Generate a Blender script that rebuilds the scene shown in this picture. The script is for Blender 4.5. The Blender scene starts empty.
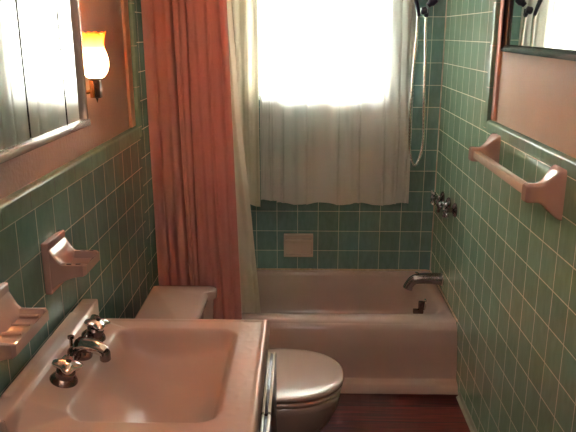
import bpy, bmesh, math, random
from mathutils import Vector, Matrix, noise
random.seed(7)
S = bpy.context.scene
C = S.collection
PI = math.pi

# ---------------------------------------------------------------- room data
XL, XR = -.628, .702          # tile faces
D = 3.352                     # back tile face
PL, PR = -.652, .726          # plaster faces
YF = -.75                     # wall behind the camera
ZC = 2.42
YT = 2.53                     # start of the full height tub tile
T = .11

# ---------------------------------------------------------------- materials
def mat(name, col, rough=.5, metal=0, spec=.5, bump=0, bscale=40, var=0, vscale=8, col2=None, coat=0, trans=0):
    m = bpy.data.materials.new(name); m.use_nodes = True
    nt = m.node_tree; N = nt.nodes; L = nt.links
    b = N['Principled BSDF']
    b.inputs['Base Color'].default_value = (*col, 1)
    b.inputs['Roughness'].default_value = rough
    b.inputs['Metallic'].default_value = metal
    b.inputs['Specular IOR Level'].default_value = spec
    b.inputs['Coat Weight'].default_value = coat
    b.inputs['Coat Roughness'].default_value = .06
    tc = N.new('ShaderNodeTexCoord')
    if var or col2:
        n = N.new('ShaderNodeTexNoise'); n.inputs['Scale'].default_value = vscale; n.inputs['Detail'].default_value = 5
        L.new(tc.outputs['Object'], n.inputs['Vector'])
        r = N.new('ShaderNodeValToRGB')
        c2 = col2 or tuple(c * (1 - var) for c in col)
        r.color_ramp.elements[0].position = .35; r.color_ramp.elements[0].color = (*c2, 1)
        r.color_ramp.elements[1].position = .65; r.color_ramp.elements[1].color = (*col, 1)
        L.new(n.outputs['Fac'], r.inputs['Fac']); L.new(r.outputs['Color'], b.inputs['Base Color'])
    if bump:
        n = N.new('ShaderNodeTexNoise'); n.inputs['Scale'].default_value = bscale; n.inputs['Detail'].default_value = 4
        L.new(tc.outputs['Object'], n.inputs['Vector'])
        bp = N.new('ShaderNodeBump'); bp.inputs['Strength'].default_value = bump; bp.inputs['Distance'].default_value = .01
        L.new(n.outputs['Fac'], bp.inputs['Height']); L.new(bp.outputs['Normal'], b.inputs['Normal'])
    return m

def tile_mat(name, axes, u0, v0, col, grout, w=T, h=T, mortar=.0016, rough=.13):
    m = bpy.data.materials.new(name); m.use_nodes = True
    nt = m.node_tree; N = nt.nodes; L = nt.links
    b = N['Principled BSDF']
    tc = N.new('ShaderNodeTexCoord'); sp = N.new('ShaderNodeSeparateXYZ'); L.new(tc.outputs['Object'], sp.inputs[0])
    cb = N.new('ShaderNodeCombineXYZ')
    for k, (ax, o) in enumerate(((axes[0], u0), (axes[1], v0))):
        a = N.new('ShaderNodeMath'); a.operation = 'SUBTRACT'; a.inputs[1].default_value = o
        L.new(sp.outputs[ax], a.inputs[0]); L.new(a.outputs[0], cb.inputs[k])
    br = N.new('ShaderNodeTexBrick'); br.offset = 0; br.squash = 1
    br.inputs['Scale'].default_value = 1
    br.inputs['Mortar Size'].default_value = mortar
    br.inputs['Mortar Smooth'].default_value = .25
    br.inputs['Brick Width'].default_value = w
    br.inputs['Row Height'].default_value = h
    br.inputs['Bias'].default_value = 0
    br.inputs['Color1'].default_value = (*[c * .90 for c in col], 1)
    br.inputs['Color2'].default_value = (*[min(1, c * 1.08) for c in col], 1)
    br.inputs['Mortar'].default_value = (*grout, 1)
    L.new(cb.outputs[0], br.inputs['Vector'])
    # ceramic mottling, slightly streaked vertically
    mp = N.new('ShaderNodeMapping'); mp.inputs['Scale'].default_value = (1, 1, .35); L.new(tc.outputs['Object'], mp.inputs['Vector'])
    n = N.new('ShaderNodeTexNoise'); n.inputs['Scale'].default_value = 55; n.inputs['Detail'].default_value = 6
    L.new(mp.outputs[0], n.inputs['Vector'])
    mx = N.new('ShaderNodeMix'); mx.data_type = 'RGBA'; mx.blend_type = 'MULTIPLY'; mx.inputs[0].default_value = 1
    rp = N.new('ShaderNodeValToRGB'); rp.color_ramp.elements[0].position = .3; rp.color_ramp.elements[0].color = (.82, .84, .82, 1)
    rp.color_ramp.elements[1].position = .7; rp.color_ramp.elements[1].color = (1.0, 1.0, 1.0, 1)
    L.new(n.outputs['Fac'], rp.inputs[0]); L.new(br.outputs['Color'], mx.inputs[6]); L.new(rp.outputs[0], mx.inputs[7])
    L.new(mx.outputs[2], b.inputs['Base Color'])
    mr = N.new('ShaderNodeMapRange'); mr.inputs[3].default_value = rough; mr.inputs[4].default_value = .75
    L.new(br.outputs['Fac'], mr.inputs[0]); L.new(mr.outputs[0], b.inputs['Roughness'])
    # height: mortar sunk, faint waviness
    n2 = N.new('ShaderNodeTexNoise'); n2.inputs['Scale'].default_value = 14; n2.inputs['Detail'].default_value = 2
    L.new(tc.outputs['Object'], n2.inputs['Vector'])
    ma = N.new('ShaderNodeMath'); ma.operation = 'MULTIPLY_ADD'; ma.inputs[1].default_value = -1
    L.new(br.outputs['Fac'], ma.inputs[0])
    mm = N.new('ShaderNodeMath'); mm.operation = 'MULTIPLY'; mm.inputs[1].default_value = .22; L.new(n2.outputs['Fac'], mm.inputs[0])
    L.new(mm.outputs[0], ma.inputs[2])
    bp = N.new('ShaderNodeBump'); bp.inputs['Strength'].default_value = .6; bp.inputs['Distance'].default_value = .0015
    L.new(ma.outputs[0], bp.inputs['Height']); L.new(bp.outputs['Normal'], b.inputs['Normal'])
    b.inputs['Specular IOR Level'].default_value = .55
    return m

def cloth_mat(name, col, transl=.4, alpha=0.0, tcol=None, weave=400):
    m = bpy.data.materials.new(name); m.use_nodes = True
    nt = m.node_tree; N = nt.nodes; L = nt.links
    N.remove(N['Principled BSDF']); out = N['Material Output']
    df = N.new('ShaderNodeBsdfDiffuse'); df.inputs['Color'].default_value = (*col, 1)
    tr = N.new('ShaderNodeBsdfTranslucent'); tr.inputs['Color'].default_value = (*(tcol or col), 1)
    mx = N.new('ShaderNodeMixShader'); mx.inputs[0].default_value = transl
    L.new(df.outputs[0], mx.inputs[1]); L.new(tr.outputs[0], mx.inputs[2])
    tc = N.new('ShaderNodeTexCoord')
    n = N.new('ShaderNodeTexNoise'); n.inputs['Scale'].default_value = weave; n.inputs['Detail'].default_value = 3
    mp = N.new('ShaderNodeMapping'); mp.inputs['Scale'].default_value = (1, 1, .25)
    L.new(tc.outputs['Object'], mp.inputs[0]); L.new(mp.outputs[0], n.inputs['Vector'])
    rp = N.new('ShaderNodeValToRGB'); rp.color_ramp.elements[0].position = .3; rp.color_ramp.elements[0].color = (*[c * .92 for c in col], 1)
    rp.color_ramp.elements[1].position = .7; rp.color_ramp.elements[1].color = (*col, 1)
    L.new(n.outputs['Fac'], rp.inputs[0]); L.new(rp.outputs[0], df.inputs['Color'])
    bp = N.new('ShaderNodeBump'); bp.inputs['Strength'].default_value = .15; bp.inputs['Distance'].default_value = .001
    L.new(n.outputs['Fac'], bp.inputs['Height']); L.new(bp.outputs[0], df.inputs['Normal'])
    last = mx
    if alpha:
        tp = N.new('ShaderNodeBsdfTransparent'); m2 = N.new('ShaderNodeMixShader'); m2.inputs[0].default_value = alpha
        L.new(mx.outputs[0], m2.inputs[1]); L.new(tp.outputs[0], m2.inputs[2]); last = m2
    L.new(last.outputs[0], out.inputs['Surface'])
    return m

GREEN = (.27, .40, .29)
GROUT = (.80, .76, .58)
M = {}
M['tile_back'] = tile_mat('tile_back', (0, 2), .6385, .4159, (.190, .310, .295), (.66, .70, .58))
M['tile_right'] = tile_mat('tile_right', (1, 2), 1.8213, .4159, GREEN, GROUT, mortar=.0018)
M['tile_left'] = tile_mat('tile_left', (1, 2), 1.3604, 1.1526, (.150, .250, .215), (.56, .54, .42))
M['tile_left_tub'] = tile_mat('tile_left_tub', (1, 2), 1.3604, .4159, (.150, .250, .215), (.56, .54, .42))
M['cap'] = tile_mat('cap_tile', (1, 2), 1.30, .0, (.22, .33, .25), (.10, .10, .08), w=.152, h=9, mortar=.0012, rough=.24)
M['cap_v'] = tile_mat('cap_tile_vertical', (2, 1), 1.20, .0, (.22, .34, .25), (.40, .38, .28), w=.152, h=9, mortar=.0014, rough=.2)
M['plaster'] = mat('painted_plaster', (.52, .335, .215), .62, bump=.25, bscale=120, var=.07, vscale=5)
M['plaster_left'] = mat('painted_plaster_left', (.47, .285, .235), .55, bump=.25, bscale=90, var=.10, vscale=5)
M['ceil'] = mat('ceiling_paint', (.66, .58, .48), .7, bump=.1, bscale=80)
M['trim'] = mat('painted_trim', (.55, .27, .17), .38, var=.08, vscale=20)
M['porcelain'] = mat('porcelain_pink', (.50, .36, .305), .3, coat=.25, var=.05, vscale=6)
M['tub'] = mat('tub_enamel', (.54, .405, .365), .32, coat=.2, var=.07, vscale=5, bump=.03, bscale=30)
M['toilet'] = mat('toilet_china', (.52, .385, .335), .14, coat=.5)
M['ceramic'] = mat('ceramic_fixture', (.46, .295, .25), .14, coat=.6, var=.05, vscale=20)
M['niche'] = mat('ceramic_wall_dish', (.70, .55, .47), .18, coat=.4)
M['chrome'] = mat('chrome', (.80, .77, .75), .12, metal=1, bump=.15, bscale=60)
M['chrome_dark'] = mat('tarnished_chrome', (.30, .23, .22), .17, metal=1, bump=.3, bscale=70, var=.35, vscale=40)
M['chrome_tub'] = mat('worn_chrome', (.40, .37, .38), .16, metal=1, bump=.15, bscale=60)
M['brass'] = mat('brass', (.55, .33, .14), .25, metal=1)
M['dark_metal'] = mat('dark_metal', (.05, .035, .03), .3, metal=.6)
M['navy'] = mat('navy_plastic', (.012, .010, .035), .3)
M['frame_black'] = mat('black_frame', (.012, .009, .014), .22, coat=.6)
M['frame_white'] = mat('cabinet_frame', (.62, .52, .46), .25, metal=.6)
M['cabinet_reflect_tint'] = mat('cabinet_reflect_tint', (.50, .30, .24), .3, metal=.3)  # pink reflection of curtain and wall put into the base colour
M['mirror'] = mat('mirror_silver', (.93, .94, .93), .01, metal=1)
M['mirror_old'] = mat('mirror_glass_aged', (.80, .76, .66), .02, metal=1)
M['dark_wood'] = mat('vanity_dark', (.030, .016, .020), .35, coat=.2)
M['cream'] = mat('cream_enamel', (.70, .60, .47), .25, coat=.3)
M['white_frame'] = mat('window_paint', (.75, .76, .72), .4)
M['caulk'] = mat('caulk', (.40, .30, .23), .7, bump=.4, bscale=100, col2=(.22, .13, .09), vscale=30)
M['cove'] = mat('cove_strip', (.34, .36, .28), .45, var=.3, vscale=20)
M['corner_caulk'] = mat('corner_caulk', (.66, .60, .48), .5, bump=.3, bscale=80, col2=(.45, .32, .24), vscale=9)
M['stain'] = mat('aged_caulk', (.62, .50, .36), .5, bump=.4, bscale=60, col2=(.50, .36, .25), vscale=70)
M['curtain_red'] = cloth_mat('curtain_terracotta', (.66, .345, .325), .30, tcol=(.64, .26, .225), weave=260)
M['sheer'] = cloth_mat('sheer_curtain', (.90, .86, .85), .5, alpha=.16, tcol=(.92, .88, .84), weave=330)
M['liner'] = cloth_mat('liner_cloth', (.86, .76, .64), .45, alpha=.08, tcol=(.92, .84, .72), weave=200)

def floor_mat():
    m = bpy.data.materials.new('red_wood_planks'); m.use_nodes = True
    N = m.node_tree.nodes; L = m.node_tree.links; b = N['Principled BSDF']
    tc = N.new('ShaderNodeTexCoord')
    mp0 = N.new('ShaderNodeMapping'); mp0.inputs['Location'].default_value = (.3, -.028, 0); L.new(tc.outputs['Object'], mp0.inputs[0])
    br = N.new('ShaderNodeTexBrick'); br.offset = .37; br.inputs['Scale'].default_value = 1
    br.inputs['Brick Width'].default_value = 2.4; br.inputs['Row Height'].default_value = .1175
    br.inputs['Mortar Size'].default_value = .0022; br.inputs['Mortar Smooth'].default_value = .2
    br.inputs['Color1'].default_value = (.095, .011, .009, 1); br.inputs['Color2'].default_value = (.05, .007, .006, 1)
    br.inputs['Mortar'].default_value = (.006, .002, .003, 1)
    L.new(mp0.outputs[0], br.inputs['Vector'])
    mp = N.new('ShaderNodeMapping'); mp.inputs['Scale'].default_value = (1.5, 28, 1); L.new(tc.outputs['Object'], mp.inputs[0])
    n = N.new('ShaderNodeTexNoise'); n.inputs['Scale'].default_value = 3; n.inputs['Detail'].default_value = 7; n.inputs['Distortion'].default_value = .6
    L.new(mp.outputs[0], n.inputs['Vector'])
    rp = N.new('ShaderNodeValToRGB'); rp.color_ramp.elements[0].position = .3; rp.color_ramp.elements[0].color = (.35, .3, .3, 1)
    rp.color_ramp.elements[1].position = .75; rp.color_ramp.elements[1].color = (1.5, 1.2, 1.1, 1)
    L.new(n.outputs['Fac'], rp.inputs[0])
    mx = N.new('ShaderNodeMix'); mx.data_type = 'RGBA'; mx.blend_type = 'MULTIPLY'; mx.inputs[0].default_value = 1
    L.new(br.outputs['Color'], mx.inputs[6]); L.new(rp.outputs[0], mx.inputs[7]); L.new(mx.outputs[2], b.inputs['Base Color'])
    b.inputs['Roughness'].default_value = .5; b.inputs['Specular IOR Level'].default_value = .25
    bp = N.new('ShaderNodeBump'); bp.inputs['Strength'].default_value = .4; bp.inputs['Distance'].default_value = .002; bp.invert = True
    L.new(br.outputs['Fac'], bp.inputs['Height']); L.new(bp.outputs[0], b.inputs['Normal'])
    return m
M['floor'] = floor_mat()

def glass_mat(name, col=(1, 1, 1)):
    m = bpy.data.materials.new(name); m.use_nodes = True
    N = m.node_tree.nodes; L = m.node_tree.links; N.remove(N['Principled BSDF'])
    tp = N.new('ShaderNodeBsdfTransparent'); tp.inputs[0].default_value = (*col, 1)
    gl = N.new('ShaderNodeBsdfGlossy'); gl.inputs['Roughness'].default_value = .02
    fr = N.new('ShaderNodeFresnel'); fr.inputs[0].default_value = 1.45
    mx = N.new('ShaderNodeMixShader'); L.new(fr.outputs[0], mx.inputs[0]); L.new(tp.outputs[0], mx.inputs[1]); L.new(gl.outputs[0], mx.inputs[2])
    L.new(mx.outputs[0], N['Material Output'].inputs['Surface'])
    return m
M['glass'] = glass_mat('window_glass', (.96, .98, .96))

def shade_mat():
    m = bpy.data.materials.new('frosted_amber_glass'); m.use_nodes = True
    N = m.node_tree.nodes; L = m.node_tree.links; N.remove(N['Principled BSDF'])
    tc = N.new('ShaderNodeTexCoord'); sp = N.new('ShaderNodeSeparateXYZ'); L.new(tc.outputs['Object'], sp.inputs[0])
    mr = N.new('ShaderNodeMapRange'); mr.inputs[1].default_value = .060; mr.inputs[2].default_value = .085; L.new(sp.outputs[2], mr.inputs[0])
    mc = N.new('ShaderNodeMix'); mc.data_type = 'RGBA'; mc.inputs[6].default_value = (.95, .88, .75, 1); mc.inputs[7].default_value = (.78, .34, .10, 1)
    L.new(mr.outputs[0], mc.inputs[0])
    tr = N.new('ShaderNodeBsdfTranslucent'); L.new(mc.outputs[2], tr.inputs[0])
    df = N.new('ShaderNodeBsdfPrincipled'); L.new(mc.outputs[2], df.inputs['Base Color']); df.inputs['Roughness'].default_value = .25
    mx = N.new('ShaderNodeMixShader'); mx.inputs[0].default_value = .35
    L.new(tr.outputs[0], mx.inputs[1]); L.new(df.outputs[0], mx.inputs[2])
    L.new(mx.outputs[0], N['Material Output'].inputs['Surface'])
    return m
M['shade'] = shade_mat()
def emit(name, col, s):
    m = bpy.data.materials.new(name); m.use_nodes = True
    b = m.node_tree.nodes['Principled BSDF']
    b.inputs['Emission Color'].default_value = (*col, 1); b.inputs['Emission Strength'].default_value = s
    return m
M['bulb'] = emit('glowing_bulb', (1, .62, .30), 40)

# ---------------------------------------------------------------- mesh helpers
def tag(o, label=None, cat=None, group=None, kind=None):
    if label: o['label'] = label
    if cat: o['category'] = cat
    if group: o['group'] = group
    if kind: o['kind'] = kind
    return o
def thing(name, loc, label, cat, group=None, rz=0):
    o = bpy.data.objects.new(name, None); C.objects.link(o); o.location = loc; o.rotation_euler = (0, 0, rz); o.empty_display_size = .05
    return tag(o, label, cat, group)
def obj(name, bm, m, parent=None, smooth=True, world=True, angle=40):
    """world=True: the bmesh is in world coordinates, put the object so it reads in its parent's frame"""
    bmesh.ops.recalc_face_normals(bm, faces=bm.faces)
    me = bpy.data.meshes.new(name); bm.to_mesh(me); bm.free()
    me.materials.append(m)
    if smooth:
        for p in me.polygons: p.use_smooth = True
        try: me.set_sharp_from_angle(angle=math.radians(angle))
        except Exception: pass
    o = bpy.data.objects.new(name, me); C.objects.link(o)
    if parent:
        o.parent = parent
        if world:
            o.matrix_parent_inverse = Matrix.Identity(4)
            inv = wm(parent).inverted()
            me.transform(inv)
    return o
def wm(o):
    m = o.matrix_basis.copy() if hasattr(o, 'matrix_basis') else Matrix.Identity(4)
    m = Matrix.Translation(o.location) @ o.rotation_euler.to_matrix().to_4x4()
    return wm(o.parent) @ m if o.parent else m
def box(bm, x0, x1, y0, y1, z0, z1, bev=0, seg=2):
    vs = [bm.verts.new((x, y, z)) for x in (x0, x1) for y in (y0, y1) for z in (z0, z1)]
    fs = [(0, 1, 3, 2), (4, 6, 7, 5), (0, 4, 5, 1), (2, 3, 7, 6), (0, 2, 6, 4), (1, 5, 7, 3)]
    F = [bm.faces.new([vs[i] for i in f]) for f in fs]
    if bev:
        es = list({e for f in F for e in f.edges})
        bmesh.ops.bevel(bm, geom=es, offset=bev, segments=seg, affect='EDGES', profile=.5)
    return bm
def nb(): return bmesh.new()
def loft(bm, rings, cap0=True, cap1=True, closed=True):
    R = [[bm.verts.new(p) for p in r] for r in rings]
    n = len(R[0])
    for a, b in zip(R, R[1:]):
        for i in range(n if closed else n - 1):
            j = (i + 1) % n
            bm.faces.new((a[i], a[j], b[j], b[i]))
    if cap0: bm.faces.new(R[0][::-1])
    if cap1: bm.faces.new(R[-1])
    return bm
def lathe(bm, prof, n=24, M4=None, wob=None):
    """prof: (r, h) along +Z, closed with caps when r>0"""
    M4 = M4 or Matrix.Identity(4)
    rings = []
    for k, (r, h) in enumerate(prof):
        r = max(r, 1e-4)
        rings.append([M4 @ Vector((r * math.cos(2 * PI * i / n) * (wob(k, i / n) if wob else 1), r * math.sin(2 * PI * i / n) * (wob(k, i / n) if wob else 1), h)) for i in range(n)])
    return loft(bm, rings)
def axis(origin, direction):
    d = Vector(direction).normalized()
    q = Vector((0, 0, 1)).rotation_difference(d)
    return Matrix.Translation(origin) @ q.to_matrix().to_4x4()
def tube(bm, pts, r, n=12, rfun=None):
    pts = [Vector(p) for p in pts]
    rings = []; up = None
    for i, p in enumerate(pts):
        t = (pts[min(i + 1, len(pts) - 1)] - pts[max(i - 1, 0)]).normalized()
        if up is None:
            up = t.orthogonal().normalized()
        up = (up - t * up.dot(t)).normalized(); s = t.cross(up)
        rr = rfun(i / (len(pts) - 1)) if rfun else r
        rings.append([p + (up * math.cos(2 * PI * k / n) + s * math.sin(2 * PI * k / n)) * rr for k in range(n)])
    return loft(bm, rings)
def catmull(P, k=8):
    P = [Vector(p) for p in P]; P = [P[0] * 2 - P[1]] + P + [P[-1] * 2 - P[-2]]; out = []
    for i in range(1, len(P) - 2):
        for j in range(k):
            t = j / k; a, b, c, d = P[i - 1:i + 3]
            out.append(.5 * ((2 * b) + (-a + c) * t + (2 * a - 5 * b + 4 * c - d) * t * t + (-a + 3 * b - 3 * c + d) * t ** 3))
    out.append(P[-2]); return out
def rrect(x0, x1, y0, y1, r, z, n=8):
    """rounded rectangle ring, 4*(n+1) points"""
    r = min(r, (x1 - x0) / 2 - 1e-4, (y1 - y0) / 2 - 1e-4)
    out = []
    for cx, cy, a0 in ((x1 - r, y1 - r, 0), (x0 + r, y1 - r, 90), (x0 + r, y0 + r, 180), (x1 - r, y0 + r, 270)):
        for k in range(n + 1):
            a = math.radians(a0 + 90 * k / n)
            out.append(Vector((cx + r * math.cos(a), cy + r * math.sin(a), z)))
    return out
def extrude_prof(bm, prof, f, a, b, steps=1):
    """prof list of 2D points, f(u,v,s) -> 3D"""
    return loft(bm, [[f(u, v, a + (b - a) * k / steps) for u, v in prof] for k in range(steps + 1)])
def sstep(a, b, x):
    t = min(1, max(0, (x - a) / (b - a))); return t * t * (3 - 2 * t)
def struct(name, bm, m, parent=None, smooth=False):
    o = obj(name, bm, m, parent, smooth=smooth); o['kind'] = 'structure'; return o

# ---------------------------------------------------------------- setting
struct('floor', box(nb(), PL - .12, PR + .12, YF - .12, D + .12, -.1, 0), M['floor'])
struct('ceiling', box(nb(), PL - .12, PR + .12, YF - .12, D + .12, ZC, ZC + .1), M['ceil'])
wall_l = struct('wall_left', box(nb(), PL - .12, PL, YF, D + .12, 0, ZC), M['plaster_left'])
wall_r = struct('wall_right', box(nb(), PR, PR + .12, YF, D + .12, 0, ZC), M['plaster'])
struct('wall_front', box(nb(), PL - .12, PR + .12, YF - .12, YF, 0, ZC), M['plaster'])
# back wall: four blocks round the window opening
WX0, WX1, WZ0, WZ1 = -.231, .409, 1.222, 2.06
b = nb()
for a in ((PL - .12, WX0, 0, ZC), (WX1, PR + .12, 0, ZC), (WX0, WX1, 0, WZ0), (WX0, WX1, WZ1, ZC)):
    box(b, a[0], a[1], D, D + .12, a[2], a[3])
wall_b = struct('wall_back', b, M['tile_back'])
# tile facings (the mortar bed stands proud of the plaster)
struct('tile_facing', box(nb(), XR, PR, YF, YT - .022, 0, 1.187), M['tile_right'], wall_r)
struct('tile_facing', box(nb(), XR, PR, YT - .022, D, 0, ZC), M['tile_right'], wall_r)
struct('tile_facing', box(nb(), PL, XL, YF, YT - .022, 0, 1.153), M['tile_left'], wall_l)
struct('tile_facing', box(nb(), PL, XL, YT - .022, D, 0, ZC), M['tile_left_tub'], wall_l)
def quarter(R, w, r=.008):   # bullnose profile: u out of the wall, v along
    return [(0, 0), (R, 0)] + [(R - r + r * math.cos(a), w - r + r * math.sin(a)) for a in [k * PI / 16 for k in range(9)]] + [(0, w)]
def bull_h(name, side, z0, z1, y0, y1, wall):
    R = .0245
    x0 = PR if side > 0 else PL
    pr = quarter(R, z1 - z0)
    struct(name, extrude_prof(nb(), pr, lambda u, v, s: Vector((x0 - side * u, s, z0 + v)), y0, y1), M['cap'], wall, smooth=True)
bull_h('tile_cap', 1, 1.187, 1.229, YF, YT - .03, wall_r)
bull_h('tile_cap', -1, 1.153, 1.203, YF, YT - .03, wall_l)
def bull_v(side, z0, wall):
    x0 = PR if side > 0 else PL
    pr = quarter(.0245, .04)
    struct('tile_edge', extrude_prof(nb(), pr, lambda u, v, s: Vector((x0 - side * u, YT + .018 - v - .008, s)), z0, ZC), M['cap_v'], wall, smooth=True)
bull_v(1, 1.19, wall_r); bull_v(-1, 1.16, wall_l)
# thin painted wood strips at the edge of the plaster
b = nb(); box(b, PR - .011, PR + .001, 2.462, 2.500, 1.232, ZC, .003); struct('trim_1', b, M['trim'])
b = nb(); box(b, PL - .001, PL + .012, 2.445, 2.500, 1.206, ZC, .003); struct('trim_2', b, M['trim'])
# narrow cove strip along the foot of the tiled walls
b = nb(); extrude_prof(b, [(0, 0), (.016, 0), (.006, .008), (.002, .03), (0, .03)], lambda u, v, s: Vector((XR - u, s, v)), YF, 2.575); struct('baseboard_right', b, M['cove'], smooth=True)
b = nb(); extrude_prof(b, [(0, 0), (.016, 0), (.006, .008), (.002, .03), (0, .03)], lambda u, v, s: Vector((XL + u, s, v)), YF, 2.575); struct('baseboard_left', b, M['cove'], smooth=True)
# corner caulk
b = nb(); tube(b, [(XR - .001, D - .001, .31 + k * .06) for k in range(36)], .0045, 6, lambda t: .0038 + .0014 * noise.noise(Vector((t * 30, 0, 0)))); struct('trim_3', b, M['corner_caulk'], smooth=True)
# door behind the camera
b = nb(); box(b, -.40, .40, YF, YF + .03, 0, 2.02, .003); dr = struct('door_1', b, M['cream'])
for a in ((-.30, -.04), (.04, .30)):
    for z in ((.15, .85), (1.0, 1.85)):
        b = nb(); box(b, a[0], a[1], YF + .028, YF + .038, z[0], z[1], .006); struct('door_panel', b, M['cream'], dr)
b = nb(); lathe(b, [(.012, 0), (.012, .03), (.027, .045), (.030, .06), (.02, .075), (0, .078)], 20, axis((.34, YF + .03, 1.0), (0, 1, 0))); struct('door_knob', b, M['brass'], dr, smooth=True)

# window: two sashes, glass behind
win = nb()
for a in ((WX0, WX0 + .03, WZ0, WZ1), (WX1 - .03, WX1, WZ0, WZ1), (WX0 + .03, WX1 - .03, WZ1 - .03, WZ1), (WX0 + .03, WX1 - .03, WZ0, WZ0 + .02)):
    box(win, a[0], a[1], D + .06, D + .115, a[2], a[3])
w1 = struct('window_1', win, M['white_frame'])
def sash(z0, z1, y, name, top, bottom):
    b = nb(); x0, x1 = WX0 + .03, WX1 - .03
    box(b, x0, x0 + .018, y, y + .022, z0, z1); box(b, x1 - .018, x1, y, y + .022, z0, z1)
    box(b, x0 + .018, x1 - .018, y, y + .022, z1 - top, z1); box(b, x0 + .018, x1 - .018, y, y + .022, z0, z0 + bottom)
    s = struct(name, b, M['white_frame'], w1)
    b = nb(); box(b, x0 + .018, x1 - .018, y + .009, y + .012, z0 + bottom, z1 - top); struct('pane', b, M['glass'], s)
    return s
sash(WZ0 + .022, 1.655, D + .064, 'lower_sash', .045, .03)
sash(1.615, WZ1 - .032, D + .088, 'upper_sash', .035, .045)
for x in (-.01, .19):
    b = nb(); box(b, x - .018, x + .018, D + .046, D + .066, 1.622, 1.648, .004); struct('sash_lock', b, M['white_frame'], w1)
b = nb(); box(b, WX0 + .001, WX1 - .001, D - .014, D + .055, WZ0 + .001, WZ0 + .014, .004); struct('window_sill', b, M['white_frame'], w1)

# ---------------------------------------------------------------- bathtub
t = thing('bathtub', (.04, 3.02, 0), 'cream enamelled built-in bathtub along the green tiled back wall under the window', 'bathtub')
b = nb(); ZR = .315
x0, x1, y0, y1 = XL + .003, XR - .003, 2.70, D - .003
rings = []
def ring(dx0, dx1, dy0, dy1, r, z): rings.append(rrect(x0 + dx0, x1 - dx1, y0 + dy0, y1 - dy1, r, z, 9))
ring(0, 0, 0, 0, .004, .06)
ring(0, 0, 0, 0, .004, .26)
ring(0, 0, .004, 0, .006, .283)
ring(.002, .002, .014, .0, .008, .298)
ring(.006, .006, .03, .003, .012, .304)
ring(.03, .020, .055, .012, .03, .305)
ring(.075, .040, .075, .020, .07, .304)
ring(.085, .050, .085, .026, .08, .296)
ring(.095, .058, .092, .032, .085, .28)
ring(.13, .072, .105, .044, .10, .20)
ring(.19, .09, .12, .06, .11, .10)
ring(.25, .12, .15, .09, .12, .055)
ring(.32, .17, .20, .14, .12, .045)
loft(b, rings, True, True)
obj('basin', b, M['tub'], t, angle=60)
# apron: one profile extruded along x, flaring to the foot band
prof = [(2.76, .298), (2.72, .296), (2.700, .283), (2.690, .262), (2.676, .235), (2.664, .19), (2.652, .12), (2.642, .056), (2.636, .048), (2.614, .041), (2.604, .034), (2.592, .002), (2.76, .002)]
b = nb()
N = 90; rr = []
for k in range(N + 1):
    x = x0 + (x1 - x0) * k / N
    rr.append([Vector((x, y + (.002 * noise.noise(Vector((x * 9, z * 9, 1)))), z)) for y, z in prof])
loft(b, rr); obj('apron', b, M['tub'], t, angle=70)
# caulk bead round the tub against the tile
b = nb(); pts = [(XL + .01 + k * .0215, D - .001, .307) for k in range(61)] + [(XR - .001, D - .02 - k * .03, .306) for k in range(22)]
tube(b, pts, .006, 6, lambda q: .0055 + .0025 * noise.noise(Vector((q * 60, 3, 0)))); o = obj('caulk_bead', b, M['stain'], t); o['label'] = 'rough yellowed caulk bead'
b = nb()
lathe(b, [(.030, 0), (.030, .004), (.026, .009), (.010, .011), (0, .012)], 28, axis((.627, 3.07, .228), (-1, 0, .12)))
o = obj('overflow_plate', b, M['chrome'], t); o['label'] = 'round chrome plate'
b = nb(); box(b, .592, .618, 3.050, 3.074, .182, .248, .005); box(b, .566, .596, 3.052, 3.072, .182, .206, .004)
obj('trip_lever', b, M['chrome_dark'], o)
b = nb(); lathe(b, [(.02, 0), (.024, .004), (0, .005)], 20, Matrix.Translation((.47, 3.03, .0445))); obj('drain', b, M['chrome'], t)

# spout
t = thing('tub_spout', (XR, 3.05, .38), 'chrome tub spout on the right green wall above the bathtub rim', 'spout')
b = nb(); P = catmull([(XR, 3.05, .372), (.66, 3.05, .375), (.61, 3.05, .376), (.565, 3.05, .370), (.54, 3.05, .346), (.530, 3.05, .322)], 6)
tube(b, P, .02, 16, lambda q: .031 - .010 * q + .004 * sstep(.8, 1, q)); obj('spout_body', b, M['chrome_tub'], t)
b = nb(); lathe(b, [(.034, 0), (.034, .006), (.026, .012), (0, .012)], 24, axis((XR, 3.05, .372), (-1, 0, 0))); obj('flange', b, M['chrome'], t)
b = nb(); lathe(b, [(.005, 0), (.005, .012), (.009, .016), (.009, .022), (0, .025)], 14, Matrix.Translation((.572, 3.05, .385))); obj('diverter_knob', b, M['chrome'], t)

# three valves
labs = ['chrome tub valve handle nearest the towel bar, first of three on the right green wall', 'middle chrome tub valve handle of three on the right wall above the spout', 'chrome tub valve handle nearest the back corner, last of three on the right wall']
def valve(y, z, lab, ln, rot):
    t = thing('tub_valve', (XR, y, z), lab, 'faucet handle', 'chrome valve handles above the tub spout')
    b = nb(); lathe(b, [(.032, 0), (.033, .004), (.028, .010), (.014, .016), (0, .016)], 24, axis((XR, y, z), (-1, 0, 0))); obj('flange', b, M['chrome_dark'], t)
    b = nb(); lathe(b, [(.011, 0), (.011, ln), (.013, ln + .004), (0, ln + .004)], 16, axis((XR - .012, y, z), (-1, 0, 0))); obj('stem', b, M['chrome_tub'], t)
    b = nb(); X = XR - .014 - ln
    lathe(b, [(.012, 0), (.018, .004), (.018, .016), (.010, .022), (0, .023)], 20, axis((X, y, z), (-1, 0, 0)))
    for k in range(4):
        a = rot + k * PI / 2
        d = Vector((0, math.cos(a), math.sin(a)))
        lathe(b, [(.0065, 0), (.006, .020), (.009, .026), (.009, .032), (.004, .036), (0, .037)], 12, axis(Vector((X - .010, y, z)) + d * .008, d))
    obj('handle', b, M['chrome_tub'], t)
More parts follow.
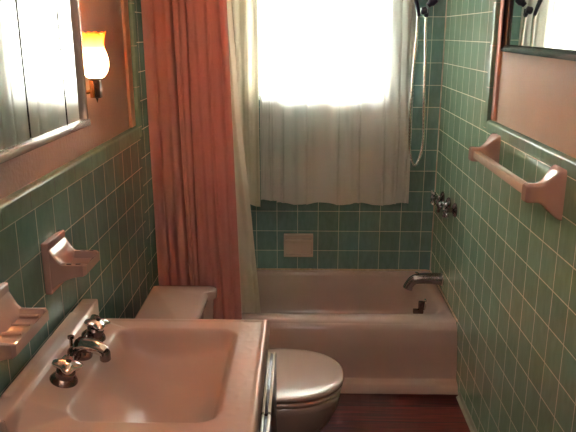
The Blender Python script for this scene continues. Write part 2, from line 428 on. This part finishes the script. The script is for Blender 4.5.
valve(2.885, .772, labs[0], .022, .5); valve(3.02, .765, labs[1], .024, .2); valve(3.155, .762, labs[2], .026, .7)

# recessed-look ceramic soap dish on the back wall
t = thing('soap_dish', (-.017, D, .385), 'small cream ceramic soap dish on the green back wall under the sheer curtain', 'soap dish')
b = nb(); X0, X1, Z0, Z1 = -.095, .063, .388, .513
box(b, X0 + .004, X1 - .004, D - .006, D + .002, Z0 + .004, Z1 - .004, .001)
obj('back_plate', b, M['niche'], t)
b = nb(); box(b, X0, X0 + .011, D - .024, D + .002, Z0, Z1, .003); box(b, X1 - .011, X1, D - .024, D + .002, Z0, Z1, .003)
box(b, X0 + .006, X1 - .006, D - .024, D + .002, Z1 - .014, Z1, .003)
obj('rim', b, M['niche'], t)
b = nb(); box(b, X0 + .004, X1 - .004, D - .034, D - .004, Z1 - .041, Z1 - .027, .005, 3); obj('grab_bar', b, M['niche'], t)
b = nb(); extrude_prof(b, [(0, 0), (-.030, .002), (-.036, .008), (-.034, .015), (-.028, .016), (-.020, .010), (0, .010)], lambda u, v, s: Vector((s, D - .004 + u, Z0 + v)), X0 + .001, X1 - .001)
obj('tray', b, M['niche'], t)

# ---------------------------------------------------------------- shower hose
t = thing('hand_shower', (.56, 3.10, 1.64), 'chrome hand shower hose looping below a navy bracket beside the wide sheer curtain', 'shower')
b = nb(); tube(b, catmull([(XR, 3.12, 1.80), (.66, 3.12, 1.80), (.61, 3.11, 1.74), (.575, 3.10, 1.672)], 6), .010, 12); obj('shower_arm', b, M['chrome'], t)
b = nb(); lathe(b, [(.028, 0), (.026, .006), (.012, .012), (0, .012)], 20, axis((XR, 3.12, 1.80), (-1, 0, 0))); obj('flange', b, M['chrome'], t)
b = nb(); lathe(b, [(.012, 0), (.018, .006), (.019, .03), (.014, .036), (.012, .05), (0, .05)], 16, axis((.600, 3.095, 1.700), (-.75, 0, -.66)))
lathe(b, [(.010, 0), (.017, .004), (.017, .026), (.010, .032), (0, .032)], 16, axis((.560, 3.085, 1.650), (-1, 0, -.25)))
lathe(b, [(.010, 0), (.012, .004), (.011, .028), (.007, .034), (0, .034)], 14, axis((.556, 3.09, 1.652), (.05, 0, -1)))
obj('bracket', b, M['navy'], t)
b = nb(); tube(b, catmull([(.522, 3.075, 1.625), (.513, 3.07, 1.66), (.495, 3.05, 1.72), (.475, 3.02, 1.78)], 6), .011, 12, lambda q: .008 + .004 * q); hd = obj('handset_handle', b, M['navy'], t)
b = nb(); lathe(b, [(.012, 0), (.034, .02), (.040, .034), (.036, .040), (0, .041)], 24, axis((.472, 3.015, 1.785), (-.3, -.75, -.3))); obj('spray_head', b, M['chrome'], hd)
b = nb()
HP = catmull([(.520, 3.078, 1.632), (.521, 3.09, 1.59), (.519, 3.095, 1.50), (.513, 3.10, 1.36), (.510, 3.10, 1.20), (.512, 3.10, 1.06), (.522, 3.10, .98), (.545, 3.10, .938), (.566, 3.10, .98), (.577, 3.10, 1.06), (.572, 3.10, 1.20), (.567, 3.10, 1.40), (.560, 3.095, 1.55), (.557, 3.09, 1.62)], 26)
tube(b, HP, .006, 10, lambda q: .0074 if int(q * 900) % 2 else .0062); obj('hose', b, M['chrome'], t)

# ---------------------------------------------------------------- curtains
def drape(xf, yc, z0, z1, folds, amp, seedv, nx=140, nz=60, thick=.0012, hem=.0, yfun=None):
    """xf(s, z) -> x for s in 0..1"""
    b = nb()
    def P(s, q, off):
        z = z0 + (z1 - z0) * q
        ph = 2 * PI * folds * (s + .02 * math.sin(s * 19 + seedv) + .012 * math.sin(q * 3 + s * 11))
        w = math.sin(ph) + .45 * math.sin(ph * .47 + seedv) + .25 * math.sin(2.1 * ph + q * 2)
        a = amp * (.75 + .25 * q) * (1 + .5 * noise.noise(Vector((s * 5, q * 1.6, seedv))))
        y = yc + a * w + .004 * noise.noise(Vector((s * 14, q * 6, seedv + 4)))
        if yfun: y += yfun(s, z)
        zz = z + hem * math.sin(ph * .5 + 1) * (1 - q) ** 6
        return Vector((xf(s, z), y + off, zz))
    V = [[[b.verts.new(P(i / nx, j / nz, o)) for j in range(nz + 1)] for i in range(nx + 1)] for o in (0, thick)]
    for o in (0, 1):
        for i in range(nx):
            for j in range(nz):
                f = (V[o][i][j], V[o][i + 1][j], V[o][i + 1][j + 1], V[o][i][j + 1])
                b.faces.new(f if o == 0 else f[::-1])
    return b
def lerp(a, b, t): return a + (b - a) * t
# terracotta curtain outside the tub
def xred(s, z):
    q = (z - .1) / 1.9
    return lerp(lerp(-.600, -.612, q), lerp(-.246, -.292, q), s)
def red_folds(s, z):
    y = 0
    for c, w, a in ((.365, .011, .034), (.505, .008, .026), (.13, .022, .012), (.24, .03, .008), (.44, .012, -.010), (.64, .03, .010), (.76, .02, .012), (.90, .025, .009)):
        c2 = c + .012 * math.sin(z * 2.1 + c * 20)
        y += a * math.exp(-((s - c2) / w) ** 2)
    return y
t = tag(obj('shower_curtain', drape(xred, 2.560, .12, 1.985, 2.6, .011, 2.0, 300, 60, yfun=red_folds), M['curtain_red'], angle=180), 'terracotta fabric shower curtain drawn to the left side of the bathtub', 'curtain')
rod = tag(obj('curtain_rod', tube(nb(), [(XL, 2.565, 2.0), (XR, 2.565, 2.0)], .0125, 16), M['chrome']), 'chrome rod carrying the shower curtain over the bathtub edge', 'curtain rod')
def xlin(s, z):
    q = (z - .12) / 1.86
    e = -.190
    for (za, ea), (zb, eb) in (((.25, -.190), (.75, -.228)), ((.75, -.228), (1.18, -.268)), ((1.18, -.268), (1.70, -.292))):
        if z > za: e = lerp(ea, eb, min(1, (z - za) / (zb - za)))
    return lerp(-.58, e, s)
tag(obj('shower_liner', drape(xlin, 2.86, .16, 1.985, 8, .012, 5.0, 220, 60, yfun=lambda s, z: -.05 * sstep(1.2, 1.98, z)), M['liner'], angle=180), 'pale translucent shower liner falling inside the bathtub behind the terracotta curtain', 'shower liner')
# sheer curtains at the window
def xs(x0b, x1b, x0t, x1t): return lambda s, z: lerp(lerp(x0b, x0t, (z - .66) / 1.4), lerp(x1b, x1t, (z - .66) / 1.4), s)
def sheer_creases(s, z):
    return sum(-a * math.exp(-((s - c - .004 * math.sin(z * 5 + c * 30)) / w) ** 2) for c, w, a in ((.05, .010, .012), (.235, .007, .011), (.46, .006, .008), (.62, .008, .013), (.80, .007, .010), (.90, .006, .013), (.965, .008, .009)))
GC = 'sheer curtain panels at the window'
tag(obj('window_curtain', drape(xs(-.130, .555, -.150, .545), D - .060, .692, 2.12, 6.5, .010, 9.0, 260, 50, hem=.006, yfun=sheer_creases), M['sheer'], angle=180), 'wide white sheer curtain panel covering most of the bright window', 'curtain', GC)
tag(obj('window_curtain', drape(xs(-.214, -.118, -.212, -.12), D - .040, .705, 2.12, 1.6, .005, 3.0, 60, 50, hem=.003), M['sheer'], angle=180), 'grey-looking sheer curtain strip hanging between the wide panel and the cream side panel', 'curtain', GC)
tag(obj('window_curtain', drape(xs(-.400, -.214, -.400, -.219), D - .085, .688, 2.12, 3.2, .010, 6.0, 90, 50, hem=.008), M['liner'], angle=180), 'narrow cream side curtain panel between the shower liner and the window', 'curtain', GC)
tag(obj('window_curtain_rod', tube(nb(), [(-.47, D - .062, 2.13), (.60, D - .062, 2.13)], .009, 12), M['frame_white']), 'thin metal rod carrying the sheer curtains over the window', 'curtain rod')

# ---------------------------------------------------------------- toilet
t = thing('toilet', (-.2, 2.10, 0), 'cream toilet with closed lid between the vanity and the bathtub', 'toilet')
def oval(cx, cy, ax, bx, ay, z, n=56, sq=2.25):
    """front half-length ax, rear half-length bx, half-width ay"""
    out = []
    for k in range(n):
        a = 2 * PI * k / n; c, s = math.cos(a), math.sin(a)
        e = 2 / sq
        X = math.copysign(abs(c) ** e, c) * (ax if c > 0 else bx); Y = math.copysign(abs(s) ** e, s) * ay
        out.append(Vector((cx + X, cy + Y, z)))
    return out
CX, CY = -.075, 2.100
b = nb(); loft(b, [oval(CX, CY, .218, .185, .172, .3640), oval(CX, CY, .228, .19, .183, .3655), oval(CX, CY, .230, .19, .184, .374), oval(CX, CY, .228, .189, .182, .3790), oval(CX, CY, .223, .185, .177, .3812), oval(CX, CY, .20, .17, .156, .3818), oval(CX, CY, .13, .10, .10, .3823), oval(CX, CY, .06, .05, .05, .3826), oval(CX, CY, .01, .01, .01, .3827)])
obj('lid', b, M['toilet'], t, angle=180)
b = nb(); loft(b, [oval(CX, CY, .214, .19, .170, .343), oval(CX, CY, .224, .19, .180, .345), oval(CX, CY, .226, .19, .182, .352), oval(CX, CY, .222, .19, .178, .3585), oval(CX, CY, .200, .17, .155, .3595)])
obj('seat', b, M['toilet'], t, angle=60)
b = nb(); loft(b, [oval(CX - .06, CY, .13, .15, .115, 0), oval(CX - .06, CY, .135, .155, .12, .012), oval(CX - .06, CY, .115, .13, .095, .05), oval(CX - .05, CY, .135, .13, .105, .10), oval(CX - .03, CY, .170, .15, .135, .16), oval(CX - .010, CY, .198, .17, .158, .22), oval(CX, CY, .213, .18, .171, .28), oval(CX, CY, .217, .19, .175, .31), oval(CX, CY, .219, .20, .177, .328), oval(CX, CY, .212, .20, .170, .338), oval(CX, CY, .16, .15, .12, .340)])
obj('bowl', b, M['toilet'], t, angle=180)
for s in (-1, 1):
    b = nb(); lathe(b, [(.014, 0), (.014, .02), (.011, .026), (0, .027)], 16, Matrix.Translation((CX - .185, CY + s * .07, .338))); obj('hinge', b, M['toilet'], t)
# tank with ears at both front corners
def tank_outline(z, grow=0, rec=.030):
    xb, xf, ya, yb = -.562 - grow * .3, -.325 + grow, 1.885 - grow, 2.312 + grow
    pts = []
    # from rear near corner round clockwise
    def arc(cx, cy, r, a0, a1, n=6):
        return [Vector((cx + r * math.cos(math.radians(a0 + (a1 - a0) * k / n)), cy + r * math.sin(math.radians(a0 + (a1 - a0) * k / n)), z)) for k in range(n + 1)]
    r = .010
    pts += arc(xb + r, ya + r, r, 180, 270)
    R = .028
    pts += arc(xf - R, ya + R, R, 270, 360)
    m = (ya + yb) / 2
    for k in range(9):    # ear shoulder then recess
        u = k / 8; pts.append(Vector((xf - rec * sstep(0, 1, u), ya + .045 + u * .045, z)))
    for k in range(1, 8): pts.append(Vector((xf - rec, lerp(ya + .09, yb - .09, k / 8), z)))
    for k in range(9):
        u = k / 8; pts.append(Vector((xf - rec * (1 - sstep(0, 1, u)), yb - .09 + u * .045, z)))
    pts += arc(xf - R, yb - R, R, 0, 90)
    pts += arc(xb + r, yb - r, r, 90, 180)
    return pts
b = nb(); loft(b, [tank_outline(.33, -.03), tank_outline(.345, -.018), tank_outline(.37, -.012), tank_outline(.59, -.004), tank_outline(.592, -.004)]); obj('tank', b, M['toilet'], t, angle=60)
b = nb(); loft(b, [tank_outline(.590, .002), tank_outline(.592, .007), tank_outline(.612, .008), tank_outline(.621, .005), tank_outline(.625, -.003), tank_outline(.627, -.02)]); obj('tank_lid', b, M['toilet'], t, angle=60)
b = nb(); box(b, -.33, -.16, 2.03, 2.17, .29, .34, .01); obj('tank_shelf', b, M['toilet'], t)
b = nb(); lathe(b, [(.011, 0), (.011, .012), (0, .013)], 14, axis((-.322, 1.93, .55), (1, 0, 0))); box(b, -.313, -.305, 1.925, 1.985, .543, .557, .003); obj('flush_lever', b, M['chrome'], t)

# ---------------------------------------------------------------- vanity
t = thing('vanity_cabinet', (-.33, 1.38, 0), 'dark vanity cabinet with cream-edged doors under the sink', 'cabinet')
VX, VY0, VY1 = -.101, 1.10, 1.668
b = nb(); box(b, -.60, VX - .04, VY0 + .02, VY1 - .02, 0, .08); box(b, -.60, VX, VY0, VY1, .08, .10)
box(b, VX - .016, VX, VY0, VY1, .10, .682); box(b, -.60, -.584, VY0, VY1, .10, .742); box(b, -.584, VX - .016, VY0, VY0 + .016, .10, .682); box(b, -.584, VX - .016, VY1 - .016, VY1, .10, .682)
box(b, -.135, -.119, VY0 + .02, VY1 - .03, .682, .746); box(b, -.584, -.135, VY0 + .02, VY0 + .036, .682, .746); box(b, -.584, -.135, VY1 - .046, VY1 - .03, .682, .746)
obj('body', b, M['dark_wood'], t, smooth=False)
for (a, c) in ((VY0 + .002, 1.354), (1.361, VY1 - .001)):
    b = nb(); box(b, VX + .001, VX + .032, a, c, .09, .680, .002); f = obj('door', b, M['dark_wood'], t)
    for xa in (VX + .0085, VX + .0235):
        b = nb(); box(b, xa, xa + .0075, a + .001, c - .001, .679, .6855, .002); o = obj('edge_strip', b, M['cream'], f); o['label'] = 'cream strip along the top edge'

# sink: modelled as a height field over a fine grid, with a skirt
SK = thing('sink', (-.34, 1.38, .75), 'pinkish china sink with rectangular bowl and raised back ledge on the vanity', 'sink')
X0, X1, Y0, Y1 = -.618, -.087, 1.095, 1.653
BX0, BX1, BY0, BY1 = -.482, -.170, 1.158, 1.586
def rrd(x, y, x0, x1, y0, y1, r):   # signed distance to rounded rect (negative inside)
    cx, cy = (x0 + x1) / 2, (y0 + y1) / 2
    qx, qy = abs(x - cx) - (x1 - x0) / 2 + r, abs(y - cy) - (y1 - y0) / 2 + r
    return math.hypot(max(qx, 0), max(qy, 0)) + min(max(qx, qy), 0) - r
def smin(a, b, k):
    h = max(k - abs(a - b), 0) / k; return min(a, b) - h * h * k / 4
def height(x, y):
    z = .790
    # faucet deck: wedge rising to the ledge, with sloped triangular ends
    dx = (-.468 - x) / .100
    if dx > 0:
        w = min(.031 * dx, .031 * (dx + (y - 1.112) / .066 - 1), .031 * (dx + (1.655 - y) / .066 - 1))
        z += max(0, w)
    # ledge at the wall
    z = max(z, .790 + .040 * sstep(-.560, -.574, x))
    # bowl
    d = rrd(x, y, BX0, BX1, BY0, BY1, .045)
    if d < .006:
        q = min(1, max(0, (-d + .006) / .030))
        depth = .030 * sstep(0, 1, q)
        u = min(1, max(0, (x - BX0) / (BX1 - BX0))); v = (y - BY0) / (BY1 - BY0)
        U = 2 * u - 1; V = 2 * min(1, max(0, v)) - 1
        depth += .105 * (1 - abs(U) ** 2.6) * (1 - abs(V) ** 3) * sstep(-.004, .03, -d)
        z -= depth
        if x < BX0 + .02: pass
    if -.165 < x < -.098: z += .0011 * max(0, noise.noise(Vector((x * 70, y * 45, 2))) - .05) * 1.1
    # outer edges roll over
    de = min(x - X0, X1 - x, y - Y0, Y1 - y) if x > -.57 else min(x - X0, .2)
    z += .0025 * sstep(.02, .012, de) * sstep(.004, .009, de) if x > -.56 else 0
    if de < .008: z -= .008 - math.sqrt(max(0, .008 ** 2 - (.008 - de) ** 2))
    return z
b = nb(); NX, NY = 150, 160
xs_ = [lerp(X0, X1, i / NX) for i in range(NX + 1)]; ys_ = [lerp(Y0, Y1, j / NY) for j in range(NY + 1)]
G = [[b.verts.new((x, y, height(x, y))) for y in ys_] for x in xs_]
for i in range(NX):
    for j in range(NY): b.faces.new((G[i][j], G[i + 1][j], G[i + 1][j + 1], G[i][j + 1]))
bd = [G[i][0] for i in range(NX + 1)] + [G[NX][j] for j in range(1, NY + 1)] + [G[i][NY] for i in range(NX - 1, -1, -1)] + [G[0][j] for j in range(NY - 1, 0, -1)]
lo = [b.verts.new((v.co.x, v.co.y, .748)) for v in bd]
n = len(bd)
for k in range(n): b.faces.new((bd[k], bd[(k + 1) % n], lo[(k + 1) % n], lo[k]))
obj('bowl', b, M['porcelain'], SK, angle=75)
b = nb(); box(b, X0, -.5725, 1.090, 1.697, .748, .8295, .005, 3); obj('back_ledge', b, M['porcelain'], SK)
# pale mineral crust along the right and far edges of the bowl
b = nb()
# ---------------------------------------------------------------- faucet
F = thing('faucet', (-.53, 1.40, .81), 'tarnished chrome two-handle faucet on the back deck of the sink', 'faucet')
def decz(x, y): return height(x, y)
tilt = Vector((.34, -.05, 1)).normalized()
def handle(y, rot):
    x = -.527; z = decz(x, y) - .002
    b = nb(); lathe(b, [(.030, 0), (.031, .004), (.027, .010), (.021, .014), (.020, .019), (.021, .026), (.017, .031), (0, .032)], 28, axis((x, y, z), tilt)); h = obj('escutcheon', b, M['chrome_dark'], F)
    b = nb(); c = Vector((x, y, z)) + tilt * .031
    A = axis(c, tilt)
    # three-lobed lever cap
    rg = []
    for r, hh in ((.010, 0), (.014, .004), (.024, .006), (.028, .011), (.027, .017), (.017, .021), (.0005, .0225)):
        ring_ = []
        for k in range(36):
            a = 2 * PI * k / 36
            q = 1 + .22 * math.cos(4 * (a - rot)) if r > .012 else 1
            ring_.append(A @ Vector((r * q * math.cos(a), r * q * math.sin(a), hh)))
        rg.append(ring_)
    loft(b, rg)
    obj('handle', b, M['chrome'], F, angle=180)
    b = nb(); lathe(b, [(.006, 0), (.006, .002), (0, .003)], 14, A @ Matrix.Translation((0, 0, .0213))); obj('index_cap', b, M['dark_metal'], F)
handle(1.285, .3); handle(1.500, .6)
sy = 1.405; x = -.530; z = decz(x, sy)
b = nb(); rg = []
for k, (sx, sw, hz) in enumerate(((.030, .105, -.004), (.031, .107, .004), (.028, .100, .010), (.022, .088, .014), (.018, .06, .016))):
    rg.append([v for v in rrect(x - sx, x + sx, sy - sw, sy + sw, sx * .95, z + hz, 8)])
b2 = nb(); lathe(b2, [(.029, -.004), (.030, .004), (.026, .012), (.021, .018), (.019, .034), (.014, .041), (0, .043)], 28, axis((x, sy, z), tilt)); obj('spout_base', b2, M['chrome_dark'], F)
P = catmull([(x, sy, z + .018), (x + .018, sy - .008, z + .027), (x + .038, sy - .018, z + .031), (x + .060, sy - .028, z + .029), (x + .074, sy - .034, z + .023)], 6)
b2 = nb(); tube(b2, P, .012, 16, lambda q: .019 - .005 * q); obj('spout', b2, M['chrome'], F)
b2 = nb(); lathe(b2, [(.011, 0), (.0125, .003), (.0125, .022), (.010, .025), (0, .025)], 18, axis((x + .072, sy - .033, z + .026), (0, 0, -1))); obj('aerator', b2, M['chrome_dark'], F)
b2 = nb(); lathe(b2, [(.004, 0), (.004, .018), (.008, .021), (.008, .028), (0, .031)], 12, axis((x - .024, sy + .014, z + .012), (0, .1, 1))); obj('pop_up_knob', b2, M['chrome_dark'], F)
for yy in (1.345, 1.468):
    b2 = nb(); lathe(b2, [(.012, -.05), (.012, .05)], 14, axis((x, yy, z + .010), (0, 1, 0)))
    obj('bridge', b2, M['chrome_dark'], F)
b.free()

# ---------------------------------------------------------------- soap / tumbler dishes on the left wall
def wall_dish(y0, y1, z0, z1, out, lip, lab, ridges):
    ym = (y0 + y1) / 2; W = (y1 - y0) / 2
    t = thing('wall_soap_dish', (XL, ym, z0), lab, 'soap dish', 'pink ceramic dishes on the left tile wall')
    b = nb(); box(b, XL - .001, XL + .017, y0, y1, z0, z1, .004, 3); obj('back_plate', b, M['ceramic'], t)
    # tray: lofted cross sections from the wall outwards; upper side sweeps down like a scoop
    b = nb(); rg = []
    H = z1 - z0
    n = 12
    for k in range(n + 1):
        u = k / n; X = XL + .012 + u * out
        top = z1 - .010 - (z1 - .010 - lip) * sstep(-.06, .36, u)
        bot = z0 + .008 + (lip - .030 - z0 - .008) * (1 - (1 - u) ** 2.2)
        w = W * (1 - .03 * math.sin(u * PI)) - (.006 if k == n else 0) - .002
        if k == n: top -= .003; bot += .004
        # channel profile: rims at both sides, dished in the middle
        dish = .016 * sstep(.16, .34, u) * (1 - sstep(.86, 1.0, u))
        sec = [(-w, bot), (-w, top - .003), (-w + .003, top), (-w + .012, top), (-w + .020, top - dish), (-w * .3, top - dish * 1.15), (w * .3, top - dish * 1.15), (w - .020, top - dish), (w - .012, top), (w - .003, top), (w, top - .003), (w, bot)]
        rg.append([Vector((X, ym + a, c)) for a, c in sec])
    loft(b, rg); obj('tray', b, M['ceramic'], t, angle=32)
    if ridges == 'slots':
        for s in (-1, 1):
            for u in (.48, .72):
                b = nb(); box(b, XL + .012 + out * u, XL + .012 + out * (u + .13), ym + s * (W - .009) - .003, ym + s * (W - .009) + .003, lip - .002, lip + .0012, .0008)
                o = obj('drain_slot', b, M['dark_metal'], t); o['label'] = 'small dark slot in the rim'
    else:
        for k in range(4):
            yy = y0 + .026 + k * (2 * W - .052) / 3
            b = nb(); tube(b, [(XL + .012 + out * .38, yy, lip - .010), (XL + .012 + out * .84, yy, lip - .010)], .0032, 8); obj('ridge', b, M['ceramic'], t)
wall_dish(1.478, 1.600, .930, 1.062, .092, 1.008, 'pink ceramic scoop soap dish on the left green tile wall, behind the faucet', 'slots')
wall_dish(1.085, 1.262, .905, 1.050, .085, .995, 'larger ridged pink ceramic soap dish on the left tile wall, beside the near faucet handle', 'ridges')

# ---------------------------------------------------------------- towel bar on the right wall
t = thing('towel_bar', (XR, 2.05, 1.12), 'pink ceramic towel bar with two brackets on the right green tile wall', 'towel bar')
def bracket(y):
    b = nb(); rg = []
    n = 12
    for k in range(n + 1):
        u = k / n; X = XR - .094 * u
        f = (1 - sstep(0, .62, u))
        hu = .026 + .046 * f; hd = .026 + .042 * f; w = .020 + .026 * (1 - sstep(0, .5, u))
        if k == n: hu -= .004; hd -= .004; w -= .004
        zc = 1.128
        r = rrect(-w, w, -hd, hu, min(.008, w * .5), 0, 4)
        rg.append([Vector((X, y + v.x, zc + v.y)) for v in r])
    loft(b, rg); return b
for y in (1.752, 2.352): obj('bracket', bracket(y), M['ceramic'], t, angle=50)
b = nb(); box(b, XR - .086, XR - .060, 1.765, 2.340, 1.115, 1.141, .003); o = obj('bar', b, mat('bar_ceramic', (.64, .50, .40), .2, coat=.3), t); o['label'] = 'paler square bar'

# ---------------------------------------------------------------- black framed mirror on the right wall
ang = -math.radians(5.0)
t = thing('framed_mirror', (PR - .004, 2.392, 1.487), 'black-framed mirror on the beige plaster of the right wall, reflecting the window', 'mirror')
t.rotation_euler = (0, 0, ang)
# local axes: length runs along -Y (towards the viewer), thickness -X
Lm, Hm, fw = 1.0, .56, .024
def lobj(name, bm, m, par, **k): return obj(name, bm, m, par, world=False, **k)
b = nb()
pf = [(0, 0), (.0, .020), (.008, .024), (.014, .020), (fw - .004, .015), (fw, .010), (fw, 0)]
# mitred frame
rg = []
def cr(y, z, sy_, sz_): return [Vector((-h, y - sy_ * a, z + sz_ * a)) for a, h in pf]
rg = [cr(0, 0, 1, 1), cr(-Lm, 0, -1, 1), cr(-Lm, Hm, -1, -1), cr(0, Hm, 1, -1)]
R_ = [[b.verts.new(p) for p in r] for r in rg]
for k in range(4):
    A_, B_ = R_[k], R_[(k + 1) % 4]
    for i in range(len(pf)):
        j = (i + 1) % len(pf); b.faces.new((A_[i], A_[j], B_[j], B_[i]))
lobj('frame', b, M['frame_black'], t, smooth=False)
b = nb(); box(b, -.008, -.001, -Lm + .006, -.006, .006, Hm - .006); lobj('mirror_glass', b, M['mirror_old'], t, smooth=False)

# ---------------------------------------------------------------- medicine cabinet with three mirror doors
t = thing('medicine_cabinet', (PL, 1.30, 1.345), 'medicine cabinet with three bright mirror doors on the left wall above the soap dishes', 'cabinet')
CXF = -.524
Y0c, Y1c, Z0c, Z1c = .985, 1.578, 1.338, 2.0
b = nb(); box(b, PL, CXF - .006, Y0c, Y1c, Z0c, Z1c, .002); obj('body', b, M['cabinet_reflect_tint'], t)
b = nb(); box(b, CXF - .008, CXF + .010, Y0c, Y1c, Z0c - .004, Z0c + .012, .002); o = obj('bottom_rail', b, M['frame_white'], t)
b = nb(); box(b, CXF - .008, CXF + .010, Y1c - .022, Y1c - .013, Z0c + .012, Z1c, .002); obj('side_rail', b, M['frame_white'], t)
b = nb(); box(b, CXF - .008, CXF + .006, Y1c - .006, Y1c, Z0c + .012, Z1c, .001); obj('side_rail', b, M['frame_white'], t)
for (ya, yb) in ((1.040, 1.2415), (1.2445, 1.4455), (1.4485, 1.5555)):
    b = nb(); box(b, CXF - .005, CXF, ya, yb, Z0c + .013, Z1c - .004); d_ = obj('mirror_door', b, M['mirror'], t, smooth=False)
    b = nb(); box(b, CXF - .005, CXF + .0012, ya - .0026, ya - .0001, Z0c + .013, Z1c - .004); obj('door_edge', b, M['frame_black'], d_, smooth=False)

# ---------------------------------------------------------------- sconces
def sconce(y, lab):
    cx, z = -.566, 1.422
    t = thing('wall_sconce', (PL, y, z - .04), lab, 'wall lamp', 'glass wall sconces beside the medicine cabinet')
    b = nb(); box(b, PL, PL + .012, y - .024, y + .024, z - .048, z + .030, .003); obj('back_plate', b, M['brass'], t)
    b = nb(); box(b, cx - .001, cx + .013, y - .012, y + .012, z - .044, z + .004, .002); o = obj('mount_block', b, M['dark_metal'], t)
    b = nb(); tube(b, catmull([(PL + .02, y, z - .02), (PL + .05, y, z - .03), (cx, y, z - .018), (cx, y, z + .008)], 5), .0055, 10); obj('arm', b, M['brass'], t)
    b = nb(); box(b, cx - .016, cx - .003, y - .010, y + .010, z - .044, z + .004, .002); obj('brass_strip', b, M['brass'], t)
    b = nb(); lathe(b, [(.0, -.058), (.003, -.048), (.005, -.042), (.003, -.036), (.007, -.032), (.009, -.024), (.010, -.012), (.012, .004), (.020, .010), (.0, .010)], 20, Matrix.Translation((cx, y, z))); obj('socket_cup', b, M['dark_metal'], t)
    # tulip shade, thin walled, ruffled rim; local z from its base
    prof = [(.014, .000), (.026, .006), (.036, .018), (.0415, .034), (.0415, .050), (.037, .066), (.031, .080), (.029, .092), (.031, .104), (.036, .115), (.039, .121)]
    b = nb(); n = 48
    def wob(k, a): return 1 + (.10 * math.cos(2 * PI * a * 6)) * max(0, (k - 7) / 3)
    rg = []
    for k, (r, h) in enumerate(prof):
        r *= .86
        rg.append([Vector((r * wob(k, i / n) * math.cos(2 * PI * i / n), r * wob(k, i / n) * math.sin(2 * PI * i / n), h + .004 * math.cos(2 * PI * i / n * 6) * max(0, (k - 8) / 2))) for i in range(n)])
    V = [[b.verts.new(p) for p in r] for r in rg]
    for a_, c_ in zip(V, V[1:]):
        for i in range(n): b.faces.new((a_[i], a_[(i + 1) % n], c_[(i + 1) % n], c_[i]))
    s = lobj('lamp_shade', b, M['shade'], t, angle=180); s.location = (cx - PL, 0, .04 + .008)
    sm = s.modifiers.new('thickness', 'SOLIDIFY'); sm.thickness = .0018; sm.offset = -1
    b = nb(); lathe(b, [(.007, 0), (.008, .012), (.015, .028), (.017, .040), (.012, .052), (0, .056)], 16, Matrix.Translation((cx, y, z + .010))); bb = obj('bulb', b, M['bulb'], t)
    ld = bpy.data.lights.new('sconce_light', 'POINT'); ld.energy = SC_W; ld.color = (1, .70, .50); ld.shadow_soft_size = .02
    lo_ = bpy.data.objects.new('sconce_light', ld); C.objects.link(lo_); lo_.location = (cx, y, z + .086)
SC_W = 3.0
sconce(1.81, 'lit glass sconce with frilled tulip shade on the orange wall right of the medicine cabinet')
sconce(.86, 'unseen tulip sconce added for light on the left wall at the near side of the medicine cabinet')  # second sconce out of view, added for more warm light

# unseen ceiling lamp, added to brighten the whole room
t = thing('added_fill_lamp', (.05, .35, ZC - .09), 'unseen round ceiling fill lamp added to light the room', 'ceiling lamp')
b = nb(); lathe(b, [(.0, 0), (.06, .008), (.11, .03), (.13, .06), (.13, .07), (0, .07)], 32, Matrix.Translation((.05, .35, ZC - .09))); obj('diffuser', b, emit('fill_lamp_glow', (1, .88, .82), 9.5), t)
b = nb(); lathe(b, [(.14, 0), (.14, .0195), (0, .0195)], 32, Matrix.Translation((.05, .35, ZC - .0195))); obj('rim', b, M['brass'], t)

# ---------------------------------------------------------------- daylight
W = bpy.data.worlds.new('sky'); S.world = W; W.use_nodes = True
bg = W.node_tree.nodes['Background']; bg.inputs[0].default_value = (.92, 1.0, .97, 1); bg.inputs[1].default_value = 30

# ---------------------------------------------------------------- camera
f, pitch, yaw, roll = 652.15, .2736, .0217, -.0006
cd = bpy.data.cameras.new('camera'); cam = bpy.data.objects.new('camera', cd); C.objects.link(cam)
cd.sensor_fit = 'HORIZONTAL'; cd.sensor_width = 36; cd.lens = f * 36 / 576; cd.clip_start = .02
cam.location = (0, 0, 1.55)
cy_, sy2 = math.cos(yaw), math.sin(yaw); cp, sp_ = math.cos(pitch), math.sin(pitch)
fwd = Vector((-sy2 * cp, cy_ * cp, -sp_)); right = Vector((cy_, sy2, 0)); up = right.cross(fwd)
R = Matrix((right, up, -fwd)).transposed()
cam.rotation_euler = (R.to_4x4() @ Matrix.Rotation(roll, 4, 'Z')).to_euler()
S.camera = cam

S.view_settings.view_transform = 'Standard'; S.view_settings.look = 'None'
S.view_settings.gamma = 1; S.view_settings.use_curve_mapping = False
S.view_settings.exposure = 2.1
